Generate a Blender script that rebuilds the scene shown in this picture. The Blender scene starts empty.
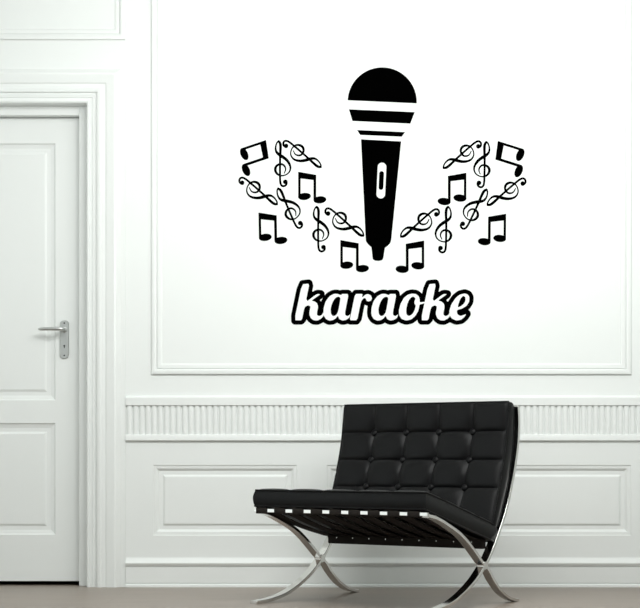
import bpy, bmesh, math
import numpy as np
from mathutils import Vector, Matrix

scene = bpy.context.scene
COL = scene.collection

# ------------------------------------------------------------------ camera geometry
D, HOR, S = 7.0, 457.0, 237.0           # distance to the wall, horizon row, px per metre on the wall
F = S * D
EYE = (587 - HOR) / S


def wx(x, y=0.0):
    return (x - 320) / F * (D + y)


def wz(py, y=0.0):
    return EYE - (py - HOR) / F * (D + y)


# ------------------------------------------------------------------ materials
def new_mat(name):
    m = bpy.data.materials.new(name)
    m.use_nodes = True
    nt = m.node_tree
    return m, nt, nt.nodes['Principled BSDF']


def noise_bump(nt, b, scale, strength, dist=0.001, stretch=None):
    tc = nt.nodes.new('ShaderNodeTexCoord')
    mp = nt.nodes.new('ShaderNodeMapping')
    if stretch:
        mp.inputs['Scale'].default_value = stretch
    nz = nt.nodes.new('ShaderNodeTexNoise')
    nz.inputs['Scale'].default_value = scale
    nz.inputs['Detail'].default_value = 4
    bp = nt.nodes.new('ShaderNodeBump')
    bp.inputs['Strength'].default_value = strength
    bp.inputs['Distance'].default_value = dist
    nt.links.new(tc.outputs['Object'], mp.inputs['Vector'])
    nt.links.new(mp.outputs['Vector'], nz.inputs['Vector'])
    nt.links.new(nz.outputs['Fac'], bp.inputs['Height'])
    nt.links.new(bp.outputs['Normal'], b.inputs['Normal'])
    return nz


def simple(name, col, rough, metal=0.0, bump=None, spec=0.5):
    m, nt, b = new_mat(name)
    b.inputs['Base Color'].default_value = (*col, 1)
    b.inputs['Roughness'].default_value = rough
    b.inputs['Metallic'].default_value = metal
    b.inputs['Specular IOR Level'].default_value = spec
    if bump:
        noise_bump(nt, b, *bump)
    return m


M_PAINT = simple('white_paint', (0.81, 0.83, 0.815), 0.45, 0, (60, 0.04), 0.35)
M_DOOR = simple('door_paint', (0.81, 0.83, 0.815), 0.40, 0, (60, 0.04), 0.35)
M_VINYL = simple('black_vinyl', (0.0004, 0.0004, 0.0004), 0.9, 0, (80, 0.02), 0.0)
M_LEATHER = simple('black_leather', (0.0032, 0.0032, 0.0036), 0.42, 0, (260, 0.08, 0.0006), 0.17)
M_BELT = simple('belt_leather', (0.026, 0.0225, 0.0205), 0.8, 0, (600, 0.02, 0.0002), 0.04)
M_CHROME = simple('polished_steel', (0.69, 0.68, 0.66), 0.13, 1.0, (30, 0.01))
M_NICKEL = simple('satin_nickel', (0.60, 0.61, 0.60), 0.36, 1.0, (90, 0.02))
M_DARK = simple('keyhole_dark', (0.03, 0.03, 0.03), 0.6, 0, (90, 0.02))
M_LIGHT_BLOCK = simple('light_block_dark', (0.02, 0.02, 0.02), 0.9, 0, (10, 0.02))  # near-black for the added light-blocking box behind the door


def floor_mat():
    m, nt, b = new_mat('taupe_oak_floor')
    tc = nt.nodes.new('ShaderNodeTexCoord')
    mp = nt.nodes.new('ShaderNodeMapping')
    mp.inputs['Scale'].default_value = (1.2, 22, 1)
    nz = nt.nodes.new('ShaderNodeTexNoise')
    nz.inputs['Scale'].default_value = 3.0
    nz.inputs['Detail'].default_value = 7
    nz.inputs['Roughness'].default_value = 0.65
    br = nt.nodes.new('ShaderNodeTexBrick')
    br.inputs['Scale'].default_value = 1.0
    br.inputs['Brick Width'].default_value = 1.6
    br.inputs['Row Height'].default_value = 0.19
    br.inputs['Mortar Size'].default_value = 0.0012
    br.inputs['Color1'].default_value = (0.95, 0.95, 0.95, 1)
    br.inputs['Color2'].default_value = (1.06, 1.05, 1.04, 1)
    br.inputs['Mortar'].default_value = (0.72, 0.70, 0.68, 1)
    rp = nt.nodes.new('ShaderNodeValToRGB')
    rp.color_ramp.elements[0].position = 0.3
    rp.color_ramp.elements[0].color = (0.212, 0.174, 0.145, 1)
    rp.color_ramp.elements[1].position = 0.72
    rp.color_ramp.elements[1].color = (0.302, 0.250, 0.212, 1)
    mx = nt.nodes.new('ShaderNodeMix')
    mx.data_type = 'RGBA'
    mx.blend_type = 'MULTIPLY'
    mx.inputs[0].default_value = 1.0
    nt.links.new(tc.outputs['Object'], mp.inputs['Vector'])
    nt.links.new(mp.outputs['Vector'], nz.inputs['Vector'])
    nt.links.new(tc.outputs['Object'], br.inputs['Vector'])
    nt.links.new(nz.outputs['Fac'], rp.inputs['Fac'])
    nt.links.new(rp.outputs['Color'], mx.inputs[6])
    nt.links.new(br.outputs['Color'], mx.inputs[7])
    nt.links.new(mx.outputs[2], b.inputs['Base Color'])
    b.inputs['Roughness'].default_value = 0.36
    b.inputs['Specular IOR Level'].default_value = 0.4
    bp = nt.nodes.new('ShaderNodeBump')
    bp.inputs['Strength'].default_value = 0.08
    bp.inputs['Distance'].default_value = 0.002
    nt.links.new(nz.outputs['Fac'], bp.inputs['Height'])
    nt.links.new(bp.outputs['Normal'], b.inputs['Normal'])
    return m


M_FLOOR = floor_mat()


# ------------------------------------------------------------------ object helpers
class MB:
    def __init__(self):
        self.v, self.f = [], []

    def add(self, vs, fs):
        o = len(self.v)
        self.v += [tuple(v) for v in vs]
        self.f += [tuple(i + o for i in f) for f in fs]

    def box(self, x0, x1, y0, y1, z0, z1):
        self.add([(x0, y0, z0), (x1, y0, z0), (x1, y1, z0), (x0, y1, z0),
                  (x0, y0, z1), (x1, y0, z1), (x1, y1, z1), (x0, y1, z1)],
                 [(0, 3, 2, 1), (4, 5, 6, 7), (0, 1, 5, 4), (1, 2, 6, 5), (2, 3, 7, 6), (3, 0, 4, 7)])

    def build(self, name, mat, parent=None, smooth=False, bevel=0, auto=None):
        me = bpy.data.meshes.new(name)
        me.from_pydata(self.v, [], self.f)
        bm = bmesh.new()
        bm.from_mesh(me)
        bmesh.ops.remove_doubles(bm, verts=bm.verts, dist=1e-6)
        bmesh.ops.recalc_face_normals(bm, faces=bm.faces)
        if auto is not None:
            for e in bm.edges:
                if len(e.link_faces) == 2 and e.calc_face_angle(0) > auto:
                    e.smooth = False
        bm.to_mesh(me)
        bm.free()
        if smooth or auto is not None:
            me.polygons.foreach_set('use_smooth', [True] * len(me.polygons))
        me.materials.append(mat)
        o = bpy.data.objects.new(name, me)
        COL.objects.link(o)
        if parent:
            o.parent = parent
        if bevel:
            b = o.modifiers.new('bevel', 'BEVEL')
            b.width = bevel
            b.segments = 2
            b.limit_method = 'ANGLE'
        return o


def empty(name, loc, rz=0):
    o = bpy.data.objects.new(name, None)
    o.empty_display_size = 0.1
    COL.objects.link(o)
    o.location = loc
    o.rotation_euler = (0, 0, rz)
    return o


def tag(o, label=None, cat=None, group=None, kind=None):
    if label:
        o['label'] = label
    if cat:
        o['category'] = cat
    if group:
        o['group'] = group
    if kind:
        o['kind'] = kind
    return o


def struct(o):
    o['kind'] = 'structure'
    return o


def smooth_path(pts, n=8):
    """Catmull-Rom through the points"""
    P = [np.array(p, float) for p in pts]
    P = [2 * P[0] - P[1]] + P + [2 * P[-1] - P[-2]]
    out = []
    for i in range(1, len(P) - 2):
        a, b, c, d = P[i - 1:i + 3]
        for k in range(n):
            t = k / n
            out.append(0.5 * ((2 * b) + (-a + c) * t + (2 * a - 5 * b + 4 * c - d) * t * t + (-a + 3 * b - 3 * c + d) * t ** 3))
    out.append(P[-2])
    return np.array(out)


def rings(mb, x0, x1, z0, z1, prof, fill=True):
    """nested rectangles from the outer edge inward; prof = (inset, y)"""
    vs, fs = [], []
    for (i, y) in prof:
        vs += [(x0 + i, y, z0 + i), (x1 - i, y, z0 + i), (x1 - i, y, z1 - i), (x0 + i, y, z1 - i)]
    for k in range(len(prof) - 1):
        for j in range(4):
            a, b = 4 * k + j, 4 * k + (j + 1) % 4
            fs.append((a, b, b + 4, a + 4))
    if fill:
        n = 4 * (len(prof) - 1)
        fs.append((n, n + 1, n + 2, n + 3))
    mb.add(vs, fs)


def holed_face(mb, x0, x1, z0, z1, y, holes):
    xs = sorted({x0, x1, *[h[0] for h in holes], *[h[1] for h in holes]})
    zs = sorted({z0, z1, *[h[2] for h in holes], *[h[3] for h in holes]})
    for i in range(len(xs) - 1):
        for j in range(len(zs) - 1):
            cx, cz = (xs[i] + xs[i + 1]) / 2, (zs[j] + zs[j + 1]) / 2
            if any(h[0] < cx < h[1] and h[2] < cz < h[3] for h in holes):
                continue
            mb.add([(xs[i], y, zs[j]), (xs[i + 1], y, zs[j]), (xs[i + 1], y, zs[j + 1]), (xs[i], y, zs[j + 1])], [(0, 1, 2, 3)])


def run(mb, x0, x1, prof):
    """profile (z, y) swept along x, ends capped"""
    n = len(prof)
    vs = [(x0, y, z) for z, y in prof] + [(x1, y, z) for z, y in prof]
    fs = [(k, k + 1, n + k + 1, n + k) for k in range(n - 1)]
    fs += [tuple(range(n)), tuple(range(2 * n - 1, n - 1, -1))]
    mb.add(vs, fs)


# ------------------------------------------------------------------ room shell
XL, XR, ZT, YF = -2.5, wx(657), 3.2, -9.0
WIN_L = (-2.9, -.95, .08, 2.4)
WIN_F = (XL + .3, XR - .3, .5, 2.7)
door_in = (wx(-139), wx(87.3), 0.0, wz(103.3))          # wall opening (x0,x1,z0,z1)

panel_px = [(153, 297), (327, 456), (486, 631)]
panel_rects = [(wx(a), wx(b), wz(535.5), wz(465)) for a, b in panel_px]
mb = MB()
holed_face(mb, XL, XR, 0, ZT, 0, panel_rects + [door_in])
pp = [(0, 0), (.0015, .0035), (.015, .0045), (.025, .014), (.041, .014), (.049, .007), (.054, .0065)]
for r in panel_rects:
    rings(mb, *r, pp)
# thickness of the wall: jambs of the opening and a back face
holed_face(mb, XL, XR, 0, ZT, 0.24, [door_in])
a, b, c, d = door_in
for (p, q) in (((a, c), (a, d)), ((a, d), (b, d)), ((b, d), (b, c))):
    mb.add([(p[0], 0, p[1]), (q[0], 0, q[1]), (q[0], .24, q[1]), (p[0], .24, p[1])], [(0, 1, 2, 3)])
for (p, q) in (((XL, 0), (XL, ZT)), ((XL, ZT), (XR, ZT)), ((XR, ZT), (XR, 0))):
    mb.add([(p[0], 0, p[1]), (q[0], 0, q[1]), (q[0], .24, q[1]), (p[0], .24, p[1])], [(0, 1, 2, 3)])
struct(mb.build('wall_back', M_PAINT))

mb = MB()


mb.box(XR, XR + .12, YF, 0.0, 0, ZT)
struct(mb.build('wall_right', M_PAINT))


def window_wall(name, along_x, c0, c1, at, hole, thick):
    m_ = MB()
    h0, h1, k0, k1 = hole
    spans = [(c0, h0, 0, ZT), (h1, c1, 0, ZT), (h0, h1, 0, k0), (h0, h1, k1, ZT)]
    for p, q, r, t in spans:
        if q - p < 1e-6 or t - r < 1e-6:
            continue
        if along_x:
            m_.box(p, q, at - thick, at, r, t)
        else:
            m_.box(at - thick, at, p, q, r, t)
    return struct(m_.build(name, M_PAINT))


def window_frame(name, along_x, at, hole, nm):
    m_ = MB()
    h0, h1, k0, k1 = hole
    w_ = .05
    cells = [(h0, h0 + w_, k0, k1), (h1 - w_, h1, k0, k1), (h0 + w_, h1 - w_, k0, k0 + w_), (h0 + w_, h1 - w_, k1 - w_, k1)]
    for i in range(1, nm):
        c_ = h0 + (h1 - h0) * i / nm
        cells.append((c_ - .02, c_ + .02, k0 + w_, k1 - w_))
    for p, q, r, t in cells:
        if along_x:
            m_.box(p, q, at - .07, at - .02, r, t)
        else:
            m_.box(at - .07, at - .02, p, q, r, t)
    return struct(m_.build(name, M_PAINT))


LH = WIN_L
window_wall('wall_left', False, YF, 0.0, XL, LH, .12)
window_frame('added_window_1', False, XL, LH, 1)  # unseen opening, added so the chrome front rail reflects white
FH = WIN_F
window_wall('wall_front', True, XL - .12, XR + .1, YF, FH, .12)
window_frame('added_window_2', True, YF, FH, 3)  # unseen opening, added to let world light in as fill
mb = MB()
mb.box(XL - .12, XR + .1, YF - .12, 1.0, -0.1, 0.0)
struct(mb.build('floor', M_FLOOR))
mb = MB()
mb.box(XL - .12, XR + .1, YF - .12, 0.24, ZT, ZT + .1)
struct(mb.build('ceiling', M_PAINT))
mb = MB()                                                # unseen box added to stop light leaking under the door
hx0, hx1 = a - .1, b + .1
mb.box(hx0, hx1, 0.95, 1.0, 0, 2.3)
mb.box(hx0 - .05, hx0, 0.24, 1.0, 0, 2.3)
mb.box(hx1, hx1 + .05, 0.24, 1.0, 0, 2.3)
mb.box(hx0 - .05, hx1 + .05, 0.24, 1.0, 2.3, 2.35)
struct(mb.build('light_block', M_LIGHT_BLOCK))

# ---- upper picture mouldings (stand proud of the wall)
px = 1 / S
mould = [(0, 0), (0, -.007), (.003, -.0115), (.010, -.0135), (.018, -.0125), (.0220, -.0100), (.0228, -.0015),
         (.0255, -.0015), (.0263, -.0055), (.036, -.0062), (.0435, -.0035), (.046, 0)]
mb = MB()
rings(mb, wx(151.5), wx(631.2), wz(374.6), 2.86, mould, fill=False)
struct(mb.build('trim_1', M_PAINT, auto=.6))
mb = MB()
rings(mb, wx(-178), wx(125.7), wz(40.2), 2.86, mould, fill=False)
struct(mb.build('trim_2', M_PAINT, auto=.6))

# ---- reeded dado band
X0, X1 = wx(126), XR
mb = MB()
zt, z1, z2, z3 = wz(397), wz(405.6), wz(434.6), wz(441)
run(mb, X0, X1, [(zt + .006, 0), (zt + .005, -.004), (zt + .001, -.011), (zt - .003, -.0145), (z1 + .002, -.0140), (z1, -.0120), (z1, 0)])
run(mb, X0, X1, [(z2, 0), (z2, -.0120), (z2 - .004, -.0135), (z3 + .003, -.0135), (z3, -.010), (z3, 0)])
pitch = 6.13 / S
xr = X0 + 0.003
vs_b, vs_t = [], []
prof = [(X0, -.001), (xr, -.001)]
while xr + pitch < X1:
    for k in range(1, 9):
        t = k / 8
        ang = math.pi * t
        prof.append((xr + pitch * (.09 + .82 * (1 - math.cos(ang)) / 2), -.001 - .0090 * math.sin(ang) ** .75 if k < 8 else -.001))
    xr += pitch
    prof.append((xr + pitch * .09, -.001))
prof.append((X1, -.001))
n = len(prof)
zb, zu = z2 - .001, z1 + .001
mb.add([(x, y, zb) for x, y in prof] + [(x, y, zu) for x, y in prof], [(i, i + 1, n + i + 1, n + i) for i in range(n - 1)])
struct(mb.build('trim_3', M_PAINT, auto=.7))

# ---- baseboard
mb = MB()
zb0, zb1, zb2, zb3 = wz(557.5), wz(566), wz(583.6), 0.0
run(mb, X0, XR, [(zb0, 0), (zb0 - .004, -.0015), (zb0 - .011, -.006), (zb0 - .017, -.014), (zb0 - .021, -.0185), (zb0 - .024, -.0190), (zb1 + .003, -.0150), (zb1 + .001, -.0135),
                 (zb1, -.0085), (zb1 - .0035, -.0085), (zb1 - .0045, -.0115), (zb2 + .004, -.0115), (zb2 + .003, -.0085), (zb2, -.0085), (zb2 - .001, -.013), (zb2 - .006, -.018), (0, -.018), (0, 0)])
struct(mb.build('baseboard_back', M_PAINT, auto=.5))
# the same runs left of the door
XLc = wx(-139) - 39 * px

# ---- door casing: profile swept up, across and down with mitred corners
cas = [(-.2, .0498), (-.2, -.0105), (.2, -.0125), (1.2, -.0148), (2.5, -.0142), (3.0, -.008), (5.2, -.008), (5.7, -.0125), (8.1, -.0138), (8.5, -.008), (10.1, -.008), (10.5, -.0185),
       (12.5, -.0215), (13.8, -.0210), (14.8, -.0165), (18.6, -.0150), (19.8, -.0195), (27.5, -.0255), (29.3, -.0230), (31, -.0150), (33.2, -.0072),
       (33.8, -.0050), (38.4, -.0055), (38.6, 0)]
mb = MB()
vs, fs = [], []
n = len(cas)
for o, y in cas:
    o *= px
    vs += [(a - o, y, 0), (a - o, y, d + o), (b + o, y, d + o), (b + o, y, 0)]
for k in range(n - 1):
    for j in range(3):
        i = 4 * k + j
        fs.append((i, i + 1, i + 5, i + 4))
mb.add(vs, fs)
struct(mb.build('trim_4', M_PAINT, auto=.5))

# ---- door frame (stop) inside the opening
yf = .050
fx1, fz1 = wx(79, yf), wz(115.3, yf)
fx0 = wx(-131, yf)
mb = MB()
prof_f = [((b - .0005), yf), (fx1 + .004, yf), (fx1, yf + .004), (fx1, .16), (b - .0005, .16)]
for u0, u1 in ((b, fx1),):
    mb.box(fx1, b - .0008, yf, .17, 0, d - .0008)
mb.box(a + .0008, fx0, yf, .17, 0, d - .0008)
mb.box(fx0, fx1, yf, .17, fz1, d - .0008)
struct(mb.build('trim_5', M_DOOR, bevel=.0025))

# ---- door leaf
yd = .096
dx0, dx1 = fx0 + .003, fx1 - .002
dz0, dz1 = wz(581, yd), fz1 - .003
L0 = wx(-107, yd)
dpan = [(L0, wx(55.4, yd), wz(400.3, yd), wz(143.3, yd)), (L0, wx(55.4, yd), wz(534.8, yd), wz(423, yd))]
mb = MB()
holed_face(mb, dx0, dx1, dz0, dz1, yd, dpan)
dp = [(0, yd), (.001, yd + .0015), (.006, yd + .007), (.021, yd + .012), (.037, yd + .012), (.047, yd + .0065)]
for r in dpan:
    rings(mb, *r, dp)
mb.add([(dx0, yd, dz0), (dx1, yd, dz0), (dx1, yd, dz1), (dx0, yd, dz1), (dx0, yd + .045, dz0), (dx1, yd + .045, dz0), (dx1, yd + .045, dz1), (dx0, yd + .045, dz1)],
       [(0, 4, 5, 1), (1, 5, 6, 2), (2, 6, 7, 3), (3, 7, 4, 0), (4, 7, 6, 5)])
door = struct(mb.build('door_1', M_DOOR))

# handle: rounded plate, lever, keyhole, screws
hx = wx(64.6, yd)
zt_, zb_ = wz(320.4, yd), wz(358.6, yd)
hw = 4.6 * px


def plate_outline(w, top, bot, r, n=6):
    out = []
    for cx_, cz_, a0 in ((w - r, top - r, 0), (-(w - r), top - r, 90), (-(w - r), bot + r, 180), (w - r, bot + r, 270)):
        for k in range(n + 1):
            t = math.radians(a0 + 90 * k / n)
            out.append((cx_ + r * math.cos(t), cz_ + r * math.sin(t)))
    return out


mb = MB()
o1 = plate_outline(hw, zt_, zb_, .016)
o2 = plate_outline(hw - .0025, zt_ - .0025, zb_ + .0025, .0135)
n = len(o1)
vs = [(hx + x, yd - .0003, z) for x, z in o1] + [(hx + x, yd - .006, z) for x, z in o1] + [(hx + x, yd - .009, z) for x, z in o2]
fs = [(i, (i + 1) % n, n + (i + 1) % n, n + i) for i in range(n)] + [(n + i, n + (i + 1) % n, 2 * n + (i + 1) % n, 2 * n + i) for i in range(n)]
fs += [tuple(range(2 * n, 3 * n)), tuple(range(n - 1, -1, -1))]
mb.add(vs, fs)
plate = mb.build('handle_plate', M_NICKEL, door, auto=.5)
plate['label'] = 'satin metal backplate'


def tube(mb, pts, radii, seg=10, flat=(1, 1), cap=True):
    pts = [Vector(p) for p in pts]
    vs, fs = [], []
    up0 = Vector((0, 0, 1))
    for i, p in enumerate(pts):
        t = (pts[min(i + 1, len(pts) - 1)] - pts[max(i - 1, 0)]).normalized()
        ref = up0 if abs(t.dot(up0)) < .95 else Vector((1, 0, 0))
        s = t.cross(ref).normalized()
        u = s.cross(t).normalized()
        for k in range(seg):
            an = 2 * math.pi * k / seg
            vs.append(p + s * math.cos(an) * radii[i] * flat[0] + u * math.sin(an) * radii[i] * flat[1])
    for i in range(len(pts) - 1):
        for k in range(seg):
            k2 = (k + 1) % seg
            fs.append((i * seg + k, i * seg + k2, (i + 1) * seg + k2, (i + 1) * seg + k))
    if cap:
        fs.append(tuple(range(seg - 1, -1, -1)))
        fs.append(tuple(range((len(pts) - 1) * seg, len(pts) * seg)))
    mb.add(vs, fs)


def disc(mb, x, z, y0, y1, r, seg=16):
    tube(mb, [(x, y0, z), (x, y1, z)], [r, r], seg)


hz = wz(329.8, yd)
mb = MB()
tube(mb, [(hx, yd - .009, hz), (hx, yd - .012, hz), (hx, yd - .014, hz)], [.013, .013, .010], 18)
yl = yd - .052
lev = smooth_path([(hx, yd - .012, hz), (hx, yd - .035, hz), (hx - .006, yl + .004, hz), (hx - .022, yl, hz), (hx - .06, yl, hz), (wx(45, yl), yl, hz), (wx(38.2, yl), yl, hz - .001)], 6)
tube(mb, lev, list(np.interp(np.linspace(0, 1, len(lev)), [0, .3, .5, .95, 1], [.0105, .0095, .0085, .0072, .004])), 14)
lever = mb.build('lever', M_NICKEL, plate, smooth=True)
mb = MB()
kz = wz(346, yd)
disc(mb, hx, kz, yd - .0086, yd - .0098, .0038)
mb.box(hx - .0016, hx + .0016, yd - .0098, yd - .0086, kz - .010, kz)
k = mb.build('keyhole', M_DARK, plate)
k['label'] = 'dark keyhole'
for zz in (323.3, 355.6):
    mb = MB()
    disc(mb, hx, wz(zz, yd), yd - .0088, yd - .0102, .0034)
    sc = mb.build('screw', M_DARK, plate)

# ------------------------------------------------------------------ vinyl wall decals
def seg_dist(X, Y, p, q):
    dx_, dy_ = q[0] - p[0], q[1] - p[1]
    L = dx_ * dx_ + dy_ * dy_ + 1e-12
    t = np.clip(((X - p[0]) * dx_ + (Y - p[1]) * dy_) / L, 0, 1)
    return np.hypot(X - p[0] - t * dx_, Y - p[1] - t * dy_), t


def sd_poly(X, Y, poly):
    dmin = np.full(X.shape, 1e9)
    inside = np.zeros(X.shape, bool)
    for i in range(len(poly)):
        p, q = poly[i], poly[(i + 1) % len(poly)]
        dd, _ = seg_dist(X, Y, p, q)
        dmin = np.minimum(dmin, dd)
        c_ = (p[1] > Y) != (q[1] > Y)
        xx = (q[0] - p[0]) * (Y - p[1]) / ((q[1] - p[1]) if abs(q[1] - p[1]) > 1e-9 else 1e-9) + p[0]
        inside ^= c_ & (X < xx)
    return np.where(inside, -dmin, dmin)


def sd_stroke(X, Y, pts, n=7):
    """pts = (x, y, radius) smooth stroke"""
    P = smooth_path(pts, n)
    best = np.full(X.shape, 1e9)
    for i in range(len(P) - 1):
        dd, t = seg_dist(X, Y, P[i], P[i + 1])
        best = np.minimum(best, dd - (P[i][2] * (1 - t) + P[i + 1][2] * t))
    return best


def contours(Fv, xs, ys):
    """marching squares at 0, closed loops"""
    nx, ny = len(xs), len(ys)
    nxt = {}
    pos = {}

    def e_h(i, j):
        k_ = ('h', i, j)
        if k_ not in pos:
            t = Fv[j, i] / (Fv[j, i] - Fv[j, i + 1])
            pos[k_] = (xs[i] + t * (xs[i + 1] - xs[i]), ys[j])
        return k_

    def e_v(i, j):
        k_ = ('v', i, j)
        if k_ not in pos:
            t = Fv[j, i] / (Fv[j, i] - Fv[j + 1, i])
            pos[k_] = (xs[i], ys[j] + t * (ys[j + 1] - ys[j]))
        return k_
    I = Fv < 0
    code = I[:-1, :-1] * 1 + I[:-1, 1:] * 2 + I[1:, 1:] * 4 + I[1:, :-1] * 8
    for j, i in zip(*np.nonzero((code > 0) & (code < 15))):
        c_ = code[j, i]
        Bt, Rt, Tp, Lf = (lambda: e_h(i, j)), (lambda: e_v(i + 1, j)), (lambda: e_h(i, j + 1)), (lambda: e_v(i, j))
        table = {1: [(Lf, Bt)], 2: [(Bt, Rt)], 3: [(Lf, Rt)], 4: [(Rt, Tp)], 5: [(Lf, Bt), (Rt, Tp)], 6: [(Bt, Tp)], 7: [(Lf, Tp)],
                 8: [(Tp, Lf)], 9: [(Tp, Bt)], 10: [(Bt, Rt), (Tp, Lf)], 11: [(Tp, Rt)], 12: [(Rt, Lf)], 13: [(Rt, Bt)], 14: [(Bt, Lf)]}
        for p, q in table[int(c_)]:
            nxt[p()] = q()
    loops = []
    while nxt:
        s = next(iter(nxt))
        lp = []
        k_ = s
        while k_ in nxt:
            lp.append(pos[k_])
            k_ = nxt.pop(k_)
        if len(lp) > 5:
            loops.append(lp)
    return loops


def area_of(lp):
    a_ = np.array(lp)
    x, y = a_[:, 0], a_[:, 1]
    return abs(np.dot(x, np.roll(y, -1)) - np.dot(y, np.roll(x, -1))) / 2


def vinyl_mesh(name, loops, thick, back):
    """closed loops in metres (x, z) -> thin sheet lying on the wall; y from -back to -back-thick"""
    cu = bpy.data.curves.new(name, 'CURVE')
    cu.dimensions = '2D'
    cu.fill_mode = 'BOTH'
    cu.extrude = thick / 2
    for lp in loops:
        sp = cu.splines.new('POLY')
        sp.points.add(len(lp) - 1)
        for i, (x, z) in enumerate(lp):
            sp.points[i].co = (x, z, 0, 1)
        sp.use_cyclic_u = True
    ob = bpy.data.objects.new('tmp', cu)
    COL.objects.link(ob)
    dg = bpy.context.evaluated_depsgraph_get()
    me = bpy.data.meshes.new_from_object(ob.evaluated_get(dg))
    bpy.data.objects.remove(ob)
    bpy.data.curves.remove(cu)
    me.transform(Matrix(((1, 0, 0, 0), (0, 0, -1, -back - thick / 2), (0, 1, 0, 0), (0, 0, 0, 1))))
    me.name = name
    return me


def mesh_obj(name, me, mat, parent=None):
    me.materials.clear()
    me.materials.append(mat)
    o = bpy.data.objects.new(name, me)
    COL.objects.link(o)
    if parent:
        o.parent = parent
    return o


def grid_sdf(fn, x0, x1, y0, y1, step):
    xs = np.arange(x0, x1 + step, step)
    ys = np.arange(y0, y1 + step, step)
    X, Y = np.meshgrid(xs, ys)
    return fn(X, Y), xs, ys


BACK, TH = .0004, .0006

# --- canonical treble clef, drawn in zoom units (1 unit = 0.1316 px)
U = .1316
clef_strokes = [
    [(419, 394, 15), (421, 393, 15)],
    [(431, 400, 6), (428, 414, 6), (414, 425, 6.5), (398, 425, 6.5), (386, 412, 6.5), (381, 385, 6.5), (380, 340, 6.5), (380, 270, 6.5),
     (381, 205, 7), (383, 165, 8), (384, 125, 9), (380, 100, 8.5), (370, 85, 6.5)],
    [(370, 85, 6), (357, 97, 4.5), (348, 122, 4.5), (347, 148, 6), (355, 170, 8), (375, 188, 10), (402, 205, 10.5), (432, 230, 9.5), (453, 262, 7.5),
     (459, 292, 5.5), (448, 322, 4), (424, 340, 3.5), (395, 347, 4), (366, 339, 6), (348, 318, 8), (344, 293, 8.5), (356, 271, 7.5), (378, 260, 6.5),
     (402, 263, 6), (418, 280, 5), (422, 302, 3.5), (412, 328, 2.2)],
]


def clef_fn(X, Y):
    return np.minimum.reduce([sd_stroke(X, Y, s) for s in clef_strokes]) - 1.6


Fv, xs, ys = grid_sdf(clef_fn, 325, 480, 65, 445, 2.0)
ct, cb = np.array((370, 79)), np.array((395, 432))         # tip and hook reference points
loops = [[((x - ct[0]) * U * px, -(y - ct[1]) * U * px) for x, y in lp] for lp in contours(Fv, xs, ys) if area_of(lp) > 20]
CLEF = vinyl_mesh('treble_clef_decal', loops, TH, BACK)

# --- canonical pair of beamed notes (1 unit = 0.1399 px)
UN = .1399
nt_polys = [[(203, 300), (328, 322), (328, 358), (203, 343)], [(203, 300), (217, 303), (217, 478), (203, 478)], [(312, 320), (328, 322), (328, 500), (312, 500)]]


def ell(cx_, cy_, rx, ry, rot=-6):
    r_ = math.radians(rot)
    return [(cx_ + rx * math.cos(t) * math.cos(r_) - ry * math.sin(t) * math.sin(r_), cy_ + rx * math.cos(t) * math.sin(r_) + ry * math.sin(t) * math.cos(r_))
            for t in np.linspace(0, 2 * math.pi, 40, endpoint=False)]


nt_polys += [ell(246, 474, 44, 24), ell(356, 498, 44, 24)]
Fv, xs, ys = grid_sdf(lambda X, Y: np.minimum.reduce([sd_poly(X, Y, p) for p in nt_polys]) - 1.7, 190, 412, 290, 535, 2.2)
nT, nB = np.array((203, 300)), np.array((203, 482))
loops = [[((x - nT[0]) * UN * px, -(y - nT[1]) * UN * px) for x, y in lp] for lp in contours(Fv, xs, ys) if area_of(lp) > 20]
NOTE = vinyl_mesh('music_note_decal', loops, TH, BACK)


def place_decal(name, me, ref, unit, p, q, mirror, label, cat, group):
    """put the canonical decal so that its reference points fall on wall points p and q (given in px of the wall plane)"""
    v0 = (ref[1] - ref[0]) * unit
    v0 = complex(-v0[0] if mirror else v0[0], -v0[1])
    v1 = complex(q[0] - p[0], -(q[1] - p[1]))
    r = v1 / v0
    o = mesh_obj(name, me, M_VINYL)
    s = abs(r)
    o.scale = (-s if mirror else s, 1, s)
    o.rotation_euler = (0, -math.atan2(r.imag, r.real), 0)
    o.location = (wx(p[0]), 0, wz(p[1]))
    tag(o, label, cat, group)
    return o


G1, G2 = 'treble clef wall decals', 'beamed music note wall decals'
clefs = [
    ((278.7, 140.4), (282.0, 186.9), 0, 'upright black treble clef decal at upper left, just right of the tipped-over note'),
    ((321.4, 167.6), (284.4, 140.2), 0, 'black treble clef decal lying slantwise at upper left, highest and nearest the microphone head'),
    ((277.6, 204.8), (240.5, 177.0), 0, 'black treble clef decal lying slantwise at the far left, under the tipped-over note'),
    ((277.8, 187.8), (299.2, 229.0), 0, 'leaning black treble clef decal in the middle of the left cluster, between two notes'),
    ((316.7, 206.0), (320.2, 252.2), 0, 'upright black treble clef decal at lower left, nearest above the letter k'),
    ((363.9, 236.2), (326.5, 207.7), 0, 'black treble clef decal lying slantwise, just left of the microphone tip'),
    ((443.0, 168.6), (479.9, 140.6), 1, 'black treble clef decal lying slantwise at upper right, highest and nearest the microphone head'),
    ((486.4, 141.2), (482.2, 188.0), 1, 'upright black treble clef decal at upper right, just left of the tipped-over note'),
    ((487.0, 205.6), (524.4, 177.8), 1, 'black treble clef decal lying slantwise at the far right, under the tipped-over note'),
    ((486.9, 188.8), (463.6, 229.8), 1, 'leaning black treble clef decal in the middle of the right cluster, between two notes'),
    ((448.0, 206.0), (443.8, 253.2), 1, 'upright black treble clef decal at lower right, nearest above the second letter k'),
    ((400.3, 237.2), (437.9, 208.5), 1, 'black treble clef decal lying slantwise, just right of the microphone tip'),
]
for p, q, m_, lab in clefs:
    place_decal('treble_clef_decal', CLEF, (ct, cb), U, p, q, m_, lab, 'wall decal', G1)
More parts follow.
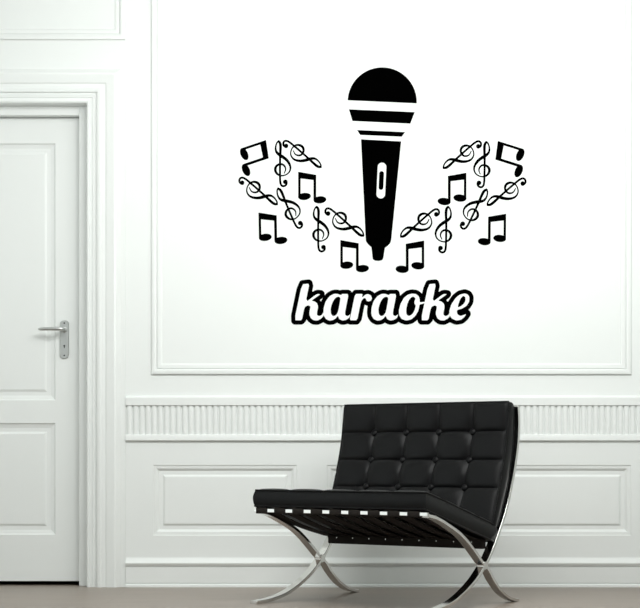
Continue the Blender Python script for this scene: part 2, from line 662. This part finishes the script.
notes = [
    ((265.8, 140.3), (241.2, 148.6), 0, 'black music note decal tipped on its side at the top left corner of the cluster'),
    ((298.4, 172.0), (298.4, 197.6), 0, 'upright black music note decal left of the microphone slot, below two treble clefs'),
    ((258.7, 212.8), (259.2, 238.6), 0, 'upright black music note decal at the bottom far left of the cluster'),
    ((340.6, 240.3), (340.6, 266.3), 0, 'lowest upright black music note decal just left of the microphone tip'),
    ((498.0, 141.2), (523.2, 149.2), 1, 'black music note decal tipped on its side at the top right corner of the cluster'),
    ((466.1, 173.0), (466.1, 199.2), 1, 'upright black music note decal right of the microphone slot, below two treble clefs'),
    ((505.9, 214.0), (505.7, 239.6), 1, 'upright black music note decal at the bottom far right of the cluster'),
    ((423.9, 240.8), (424.0, 266.9), 1, 'lowest upright black music note decal just right of the microphone tip'),
]
for p, q, m_, lab in notes:
    place_decal('music_note_decal', NOTE, (nT, nB), UN, p, q, m_, lab, 'wall decal', G2)

# --- microphone decal
mic = empty('microphone_decal', (wx(381), 0, wz(259)))
tag(mic, 'large black microphone wall decal standing upright at the centre of the white panel', 'wall decal')


def mic_part(name, polys_px):
    lps = [[(wx(x) - wx(381), wz(y) - wz(259)) for x, y in lp] for lp in polys_px]
    return mesh_obj(name, vinyl_mesh(name, lps, TH, BACK), M_VINYL, mic)


r_ = 34.6
th0, th1 = math.radians(177.0), math.radians(2.4)
dome = []
cxm, cym = 382.2, 102.0
a_l, a_r = math.atan2(100.3 - cym, 347.7 - cxm), math.atan2(103.4 - cym, 416.7 - cxm)
for t in np.linspace(-math.pi + (-math.pi - a_l if a_l < 0 else 0) * -1, a_r, 60):
    dome.append((cxm + r_ * math.cos(t), cym + r_ * math.sin(t)))
mic_part('grille', [dome])


def zz(pts, ox, oy, k_):
    return [(ox + x * k_, oy + y * k_) for x, y in pts]


mic_part('band', [zz([(60, 333), (505, 352), (475, 430), (84, 412)], 340, 60, .1481)])
mic_part('band', [zz([(115, 473), (440, 487), (417, 518), (136, 506)], 340, 60, .1481)])
body = [(361.0, 139.3), (401.2, 141.4), (391.2, 240.2), (390.2, 243.2), (387.5, 246), (384.9, 247.8), (383.3, 258.3), (382.2, 260.2), (378.5, 261.0), (375, 260.6),
        (372.8, 259.2), (371.4, 247.4), (368, 244.2), (365.8, 241)]


def capsule(c0, c1, r0, n_=14):
    dx_, dy_ = c1[0] - c0[0], c1[1] - c0[1]
    an = math.atan2(dy_, dx_)
    out = []
    for k_ in range(n_ + 1):
        t = an + math.pi / 2 + math.pi * k_ / n_
        out.append((c0[0] + r0 * math.cos(t), c0[1] + r0 * math.sin(t)))
    for k_ in range(n_ + 1):
        t = an - math.pi / 2 + math.pi * k_ / n_
        out.append((c1[0] + r0 * math.cos(t), c1[1] + r0 * math.sin(t)))
    return out


slot = zz(capsule((180, 131), (174, 263), 21), 345, 140, .2057)
sw = zz(capsule((178, 163), (175, 231), 11.5), 345, 140, .2057)
mic_part('body', [body, slot])
mic_part('switch', [sw])

# --- "karaoke" lettering, traced in zoom units (1 unit = 0.08547 px, origin 288,276)
KU = .08547
k_poly = [(160, 95), (255, 85), (212, 300), (325, 215), (350, 207), (388, 212), (280, 288), (315, 295), (343, 318), (353, 345), (353, 375), (342, 430), (343, 455), (365, 467),
          (395, 452), (412, 415), (424, 455), (415, 474), (390, 502), (345, 525), (300, 522), (265, 497), (247, 455), (247, 420), (257, 375), (257, 355), (235, 347), (203, 362), (190, 395),
          (165, 522), (70, 522)]
a_poly = [(188, 222), (150, 207), (120, 205), (95, 210), (50, 235), (5, 295), (-18, 370), (-22, 430), (-15, 470), (10, 507), (50, 526), (95, 520), (130, 497), (149, 470), (165, 507), (205, 526), (250, 517),
          (290, 488), (312, 395), (290, 450), (262, 467), (240, 455), (238, 425), (280, 207), (195, 207)]
a_hole = [(150, 245), (172, 250), (178, 270), (150, 420), (125, 458), (95, 467), (73, 445), (68, 380), (90, 310), (120, 262)]
r_poly = [(350, 207), (445, 207), (435, 248), (470, 215), (505, 208), (540, 225), (553, 262), (540, 292), (505, 303), (482, 290), (475, 265), (455, 262), (430, 290), (415, 340), (380, 522), (285, 522), (310, 395)]
o_poly = [(200, 203), (150, 215), (100, 255), (60, 330), (42, 400), (45, 460), (75, 505), (130, 525), (190, 512), (240, 470), (275, 410), (288, 350), (290, 337), (348, 322), (352, 298), (292, 305), (292, 270), (280, 235), (245, 208)]
o_hole = [(215, 243), (238, 265), (222, 300), (225, 330), (240, 342), (230, 390), (205, 440), (165, 467), (138, 450), (133, 400), (145, 330), (170, 275), (195, 250)]
e_poly = [(430, 200), (370, 215), (320, 255), (270, 330), (245, 410), (250, 460), (275, 500), (330, 525), (390, 515), (430, 480), (457, 437), (420, 452), (380, 465), (350, 450), (340, 420), (345, 400), (400, 385), (455, 350), (485, 300),
          (488, 250), (470, 215)]
e_hole = [(412, 235), (435, 250), (435, 290), (415, 325), (380, 352), (350, 365), (358, 330), (380, 270)]


def shift(poly, dx_):
    return [(x + dx_, y) for x, y in poly]


def chaikin(poly, c_=.18):
    out = []
    for i in range(len(poly)):
        p, q = poly[i], poly[(i + 1) % len(poly)]
        out += [(p[0] + (q[0] - p[0]) * c_, p[1] + (q[1] - p[1]) * c_), (p[0] + (q[0] - p[0]) * (1 - c_), p[1] + (q[1] - p[1]) * (1 - c_))]
    return out


o2_ = 37 / KU
o3_, o4_, o5_ = 72 / KU, 107 / KU, 140 / KU
letters = [('k', k_poly, None), ('a', shift(a_poly, o2_), shift(a_hole, o2_)), ('r', shift(r_poly, o2_), None), ('a', shift(a_poly, o3_ + 150), shift(a_hole, o3_ + 150)),
           ('o', shift(o_poly, o4_), shift(o_hole, o4_)), ('k', shift(k_poly, o4_ + 228), None), ('e', shift(e_poly, o5_), shift(e_hole, o5_))]
word = empty('lettering_decal', (wx(381), 0, wz(325)))
tag(word, 'white and black outlined script word karaoke on the wall below the microphone decal', 'wall decal')


def to_word(lp):
    return [(wx(288 + x * KU) - wx(381), wz(276 + y * KU) - wz(325)) for x, y in lp]


letters = [(c_, chaikin(p, .14), chaikin(h_, .2) if h_ else None) for c_, p, h_ in letters]


def word_fn(X, Y):
    best = np.full(X.shape, 1e9)
    for c_, p, h_ in letters:
        dd = sd_poly(X, Y, p)
        if h_:
            dd = np.maximum(dd, -sd_poly(X, Y, h_))
        best = np.minimum(best, dd)
    return best - 47


Fv, xs, ys = grid_sdf(word_fn, -6, 2276, 15, 598, 6.0)
loops = [to_word(lp) for lp in contours(Fv, xs, ys) if area_of(lp) > 300]
wb = mesh_obj('outline', vinyl_mesh('outline', loops, TH, BACK), M_VINYL, word)
wb['label'] = 'thick black outline'
for c_, p, h_ in letters:
    xa, xb = min(q[0] for q in p) - 15, max(q[0] for q in p) + 15
    Fv, xs, ys = grid_sdf(lambda X, Y: (np.maximum(sd_poly(X, Y, p), -sd_poly(X, Y, h_)) if h_ else sd_poly(X, Y, p)) + 3.5, xa, xb, 70, 545, 5.0)
    lo = mesh_obj('letter', vinyl_mesh('letter', [to_word(lp) for lp in contours(Fv, xs, ys) if area_of(lp) > 100], .0004, BACK + TH + .0001), M_PAINT, word)
    lo['label'] = 'white script letter ' + c_

# ------------------------------------------------------------------ lounge chair
CX, CY, TH_, W = -.239, -.775, .625, .761
WF0, WF1 = -.002, W + .006              # outer faces of the two side frames
C0, CW = .004, W - .008                 # cushions sit just inside them
chair = empty('lounge_chair', (CX, CY, 0), -TH_)
tag(chair, 'black tufted leather lounge chair with crossed chrome legs, standing before the panelled wall', 'chair')


def bar(mb, path, w0, w1, t, side=1):
    """flat bar: (u, z) edge path, thickness t to one side, width from w0 to w1"""
    P = np.array(path)
    T = np.gradient(P, axis=0)
    T /= np.linalg.norm(T, axis=1)[:, None]
    N = np.stack([-T[:, 1], T[:, 0]], 1) * side
    Q = P + N * t
    vs, fs = [], []
    for p, q in zip(P, Q):
        vs += [(w0, p[0], p[1]), (w1, p[0], p[1]), (w1, q[0], q[1]), (w0, q[0], q[1])]
    for i in range(len(P) - 1):
        for k_ in range(4):
            k2 = (k_ + 1) % 4
            fs.append((4 * i + k_, 4 * i + k2, 4 * i + 4 + k2, 4 * i + 4 + k_))
    m_ = 4 * (len(P) - 1)
    fs += [(0, 1, 2, 3), (m_ + 3, m_ + 2, m_ + 1, m_)]
    mb.add(vs, fs)


post = smooth_path([(.640, .742), (.645, .67), (.638, .600), (.611, .5), (.574, .404), (.541, .337), (.49, .260), (.451, .208), (.414, .167), (.37, .129), (.314, .090), (.235, .050),
                    (.15, .0205), (.06, .005), (-.005, .0005), (-.036, .0003)], 6)
sleg = smooth_path([(-.004, .3495), (.041, .342), (.085, .329), (.131, .312), (.206, .281), (.268, .245), (.33, .199), (.37, .168), (.416, .136), (.451, .1), (.508, .055), (.570, .0255), (.615, .0145), (.640, .0125)], 6)
BW = .033
for w0 in (WF0, WF1 - BW):
    mb = MB()
    bar(mb, post, w0, w0 + BW, .0125, -1)        # inner side of the arc
    mb.build('back_leg', M_CHROME, chair, auto=.6, bevel=.0012)
    mb = MB()
    bar(mb, sleg, w0 + .0006, w0 + BW - .0006, .012, -1)       # underneath
    mb.build('seat_leg', M_CHROME, chair, auto=.6, bevel=.0012)
for w0 in (WF0, WF1 - BW):                        # welded block where the legs cross
    mb = MB()
    cu_, cz_ = .3865, .1500
    blk = []
    for an in range(0, 360, 15):
        t = math.radians(an)
        r0 = .0165 + .0030 * math.cos(4 * (t - math.radians(48)))
        blk.append((cu_ + r0 * math.cos(t), cz_ + r0 * math.sin(t)))
    n = len(blk)
    mb.add([(w0 - .0006, u, z) for u, z in blk] + [(w0 + BW + .0006, u, z) for u, z in blk],
           [(i, (i + 1) % n, n + (i + 1) % n, n + i) for i in range(n)] + [tuple(range(n)), tuple(range(2 * n - 1, n - 1, -1))])
    mb.build('leg_joint', M_CHROME, chair, auto=.6, bevel=.001)
# front rail and rear rails
mb = MB()
mb.box(0, WF1 - .002, -.014, -.005, .3425, .3555)
fr = mb.build('front_rail', M_CHROME, chair, bevel=.001)
mb = MB()
mb.box(WF0 + BW, WF1 - BW, .418, .444, .208, .240)
rr = mb.build('rear_rail', M_BELT, chair, bevel=.003)
rr['label'] = 'black leather wrapped rail'
for i in range(9):
    mb = MB()
    ww = .075 + i * .0765
    tube(mb, [(ww, .4182, .232), (ww, .4162, .232)], [.003, .0022], 10)
    mb.build('rivet', M_CHROME, rr)
mb = MB()
mb.box(WF0 + BW, WF1 - BW, .619, .6275, .690, .728)
mb.build('top_rail', M_CHROME, chair, bevel=.001)


def strap_zt(u):
    return .3595 - .280 * u - .010 * math.sin(math.pi * min(max(u / .43, 0), 1))


for i in range(9):
    c_ = W * (.0199 + i * .1122) + .022 - .0125 * i / 8
    w0, w1 = (c_ - .0245 if i else .0115), c_ + .0245
    mb = MB()
    # loop round the front rail, then the belt back to the rear rail
    path = [(.0, .3372), (-.0145, .3372), (-.0168, .340), (-.0168, .3565), (-.0145, .3595)]
    path += [(u, strap_zt(u)) for u in np.linspace(0.0, .430, 14)]
    bar(mb, path, w0, w1, .003, -1)
    mb.build('seat_strap', M_BELT, chair, auto=.9)
for i in range(8):
    c_ = .075 + i * (W - .15) / 7
    mb = MB()
    path = smooth_path([(.446, .222), (.474, .262), (.506, .310), (.560, .404), (.592, .48), (.617, .585), (.6255, .66), (.6235, .73)], 3)
    path = [(u - .0085, z + .004) for u, z in path]
    bar(mb, path, c_ - .025, c_ + .025, .003, -1)
    mb.build('back_strap', M_BELT, chair, auto=.9)


# tufted cushions
def cellf(x, p=2.6):
    return 1 - abs(x) ** p


def tufted(name, surf, length, nc, nr, A, pit, bulge, sub=14, crown=.0):
    """surf(s,t,k): s in 0..1 along the length, w in metres, k = 0 bottom .. 1 top (k>1 rises above)"""
    NS, NW = nr * sub, nc * sub
    top, bot = {}, {}
    vs, fs = [], []

    def warp(i, sub_, n_):
        # crowd the samples near the seams
        cidx = min(i // sub_, n_ - 1)
        x = (i - cidx * sub_) / sub_
        x = .5 - .5 * math.cos(math.pi * x)
        return (cidx + .35 * ((i - cidx * sub_) / sub_) + .65 * x) / n_
    for i in range(NS + 1):
        for j in range(NW + 1):
            s, t = warp(i, sub, nr), warp(j, sub, nc)
            cs, cw = s * nr, t * nc
            xs_, xw_ = 2 * (cs - min(math.floor(cs), nr - 1)) - 1, 2 * (cw - min(math.floor(cw), nc - 1)) - 1
            ea, eb = (1 - abs(xs_)) * .5 * length / nr, (1 - abs(xw_)) * .5 * W / nc
            h_ = A * (1 - math.exp(-ea / .007)) * (1 - math.exp(-eb / .007))
            h_ += .45 * A * max(cellf(xs_, 2) * cellf(xw_, 2), 0)
            ds = (cs - round(cs)) * length / nr
            dw = (cw - round(cw)) * W / nc
            ins = 0 < round(cs) < nr and 0 < round(cw) < nc
            if ins:
                rr_ = math.hypot(ds, dw) * (1 + .10 * math.sin(7 * math.atan2(ds, dw) + 3 * round(cs) + round(cw)))
                h_ -= pit * math.exp(-(rr_ / .027) ** 1.3)
            h_ += crown * (1 - (2 * s - 1) ** 2) * (1 - (2 * t - 1) ** 4)
            top[i, j] = len(vs)
            vs.append(surf(s, t, 1, h_))
    for i in range(NS):
        for j in range(NW):
            fs.append((top[i, j], top[i, j + 1], top[i + 1, j + 1], top[i + 1, j]))
    # boundary
    loop = [(0, j) for j in range(NW)] + [(i, NW) for i in range(NS)] + [(NS, j) for j in range(NW, 0, -1)] + [(i, 0) for i in range(NS, 0, -1)]
    prev = [top[p] for p in loop]
    for q in range(1, 6):
        kk = 1 - q / 5
        b_ = bulge * math.sin(math.pi * q / 5)
        cur = []
        for (i, j) in loop:
            s, t = warp(i, sub, nr), warp(j, sub, nc)
            es = -1 if i == 0 else (1 if i == NS else 0)
            ew = -1 if j == 0 else (1 if j == NW else 0)
            cur.append(len(vs))
            vs.append(surf(s + es * b_ / length, t + ew * b_ / W, kk, 0))
        n_ = len(loop)
        for x in range(n_):
            fs.append((prev[x], prev[(x + 1) % n_], cur[(x + 1) % n_], cur[x]))
        prev = cur
    # underside
    inner = {}
    for idx, p in enumerate(loop):
        inner[p] = prev[idx]
    for i in range(NS + 1):
        for j in range(NW + 1):
            if (i, j) not in inner:
                inner[i, j] = len(vs)
                vs.append(surf(warp(i, sub, nr), warp(j, sub, nc), 0, 0))
    for i in range(NS):
        for j in range(NW):
            fs.append((inner[i, j], inner[i + 1, j], inner[i + 1, j + 1], inner[i, j + 1]))
    mb = MB()
    mb.add(vs, fs)
    cu = mb.build(name, M_LEATHER, chair, auto=1.0)
    # welt along both edges
    for kk in (1, 0):
        pm = MB()
        pts = [surf(warp(i, sub, nr), warp(j, sub, nc), kk, .0005) for (i, j) in loop[::2]]
        pts.append(pts[0])
        tube(pm, pts, [.0034] * len(pts), 8, cap=False)
        pm.build('piping', M_LEATHER, cu, smooth=True)
    for a_ in range(1, nr):
        for b_ in range(1, nc):
            ctr = Vector(surf(a_ / nr, b_ / nc, 1, -pit + .007))
            n_ = (Vector(surf(a_ / nr, b_ / nc, 1, .05)) - Vector(surf(a_ / nr, b_ / nc, 1, 0))).normalized()
            bm_ = bmesh.new()
            bmesh.ops.create_uvsphere(bm_, u_segments=14, v_segments=8, radius=.0140)
            bmesh.ops.scale(bm_, vec=(1, 1, .55), verts=bm_.verts)
            bmesh.ops.rotate(bm_, matrix=Vector((0, 0, 1)).rotation_difference(n_).to_matrix(), verts=bm_.verts)
            bmesh.ops.translate(bm_, vec=ctr, verts=bm_.verts)
            me = bpy.data.meshes.new('button')
            bm_.to_mesh(me)
            bm_.free()
            me.polygons.foreach_set('use_smooth', [True] * len(me.polygons))
            mesh_obj('button', me, M_LEATHER, cu)
    return cu


AL = math.radians(15.3)


def seat_surf(s, t, k_, h_):
    L = .497
    u = -.016 + s * L * math.cos(AL)
    z = .3655 - s * L * math.sin(AL)
    th_ = .0605 * k_ + h_
    sh = .010 * k_ * (1 - min(s * 4, 1))           # front face leans a little
    return (C0 + t * CW, u + th_ * math.sin(AL) - sh, z + th_ * math.cos(AL))


fr_pts = smooth_path([(.446, .298), (.485, .40), (.513, .477), (.551, .605), (.574, .757)], 10)
re_pts = smooth_path([(.489, .298), (.546, .404), (.576, .476), (.604, .600), (.614, .738)], 10)


def arc_param(P):
    L = np.concatenate([[0], np.cumsum(np.linalg.norm(np.diff(P, axis=0), axis=1))])
    return L / L[-1]


fa, ra = arc_param(fr_pts), arc_param(re_pts)


def back_surf(s, t, k_, h_):
    s = 1 - (1 - s) * .93 if s >= .25 else s * 1.21          # the lowest row is the tallest
    f_ = np.array([np.interp(s, fa, fr_pts[:, 0]), np.interp(s, fa, fr_pts[:, 1])])
    r0 = np.array([np.interp(s, ra, re_pts[:, 0]), np.interp(s, ra, re_pts[:, 1])])
    if s > 1:
        f_ = f_ + np.array([.15, .98]) * (s - 1) * .455
        r0 = r0 + np.array([.15, .98]) * (s - 1) * .455
    if s < 0:
        f_ = f_ + np.array([.37, .93]) * s * .455
        r0 = r0 + np.array([.37, .93]) * s * .455
    dd = (f_ - r0) / np.linalg.norm(f_ - r0)
    p = r0 + (f_ - r0) * k_ + dd * h_
    return (C0 + t * CW, p[0], p[1])


seat = tufted('seat_cushion', seat_surf, .497, 5, 4, .0105, .013, .006, crown=.004)
back = tufted('back_cushion', back_surf, .455, 5, 4, .0065, .0135, .005, crown=.003)

# ------------------------------------------------------------------ light
w = bpy.data.worlds.new('world')
scene.world = w
w.use_nodes = True
bg = w.node_tree.nodes['Background']
bg.inputs['Color'].default_value = (0.93, 1.0, 0.985, 1)
bg.inputs['Strength'].default_value = 1.4


def area(name, loc, target, sx, sy, power, col):
    l = bpy.data.lights.new(name, 'AREA')
    l.shape = 'RECTANGLE'
    l.size, l.size_y = sx, sy
    l.energy = power
    l.color = col
    o = bpy.data.objects.new(name, l)
    COL.objects.link(o)
    o.location = loc
    o.rotation_euler = (Vector(target) - Vector(loc)).to_track_quat('-Z', 'Y').to_euler()
    return o


area('ceiling_light', (0, -2.2, 3.17), (0, -2.2, 0), 2.4, 2.0, 5, (.985, 1.0, .985))
area('wall_wash_fill', (.48, -2.3, 2.36), (.44, 0, 1.12), 2.5, .85, 69, (.985, 1.0, .985))  # added bare area light washing the wall from above the view, no fixture

# ------------------------------------------------------------------ camera
cam = bpy.data.cameras.new('camera')
cam.sensor_fit = 'HORIZONTAL'
cam.sensor_width = 36
cam.lens = F * 36 / 640
cam.shift_y = (HOR - 304) / 640
co = bpy.data.objects.new('camera', cam)
COL.objects.link(co)
co.location = (0, -D, EYE)
co.rotation_euler = (math.pi / 2, 0, 0)
scene.camera = co

vs_ = scene.view_settings
vs_.view_transform = 'Standard'
vs_.look = 'None'
vs_.gamma = 1
vs_.use_curve_mapping = False
vs_.exposure = 0.0
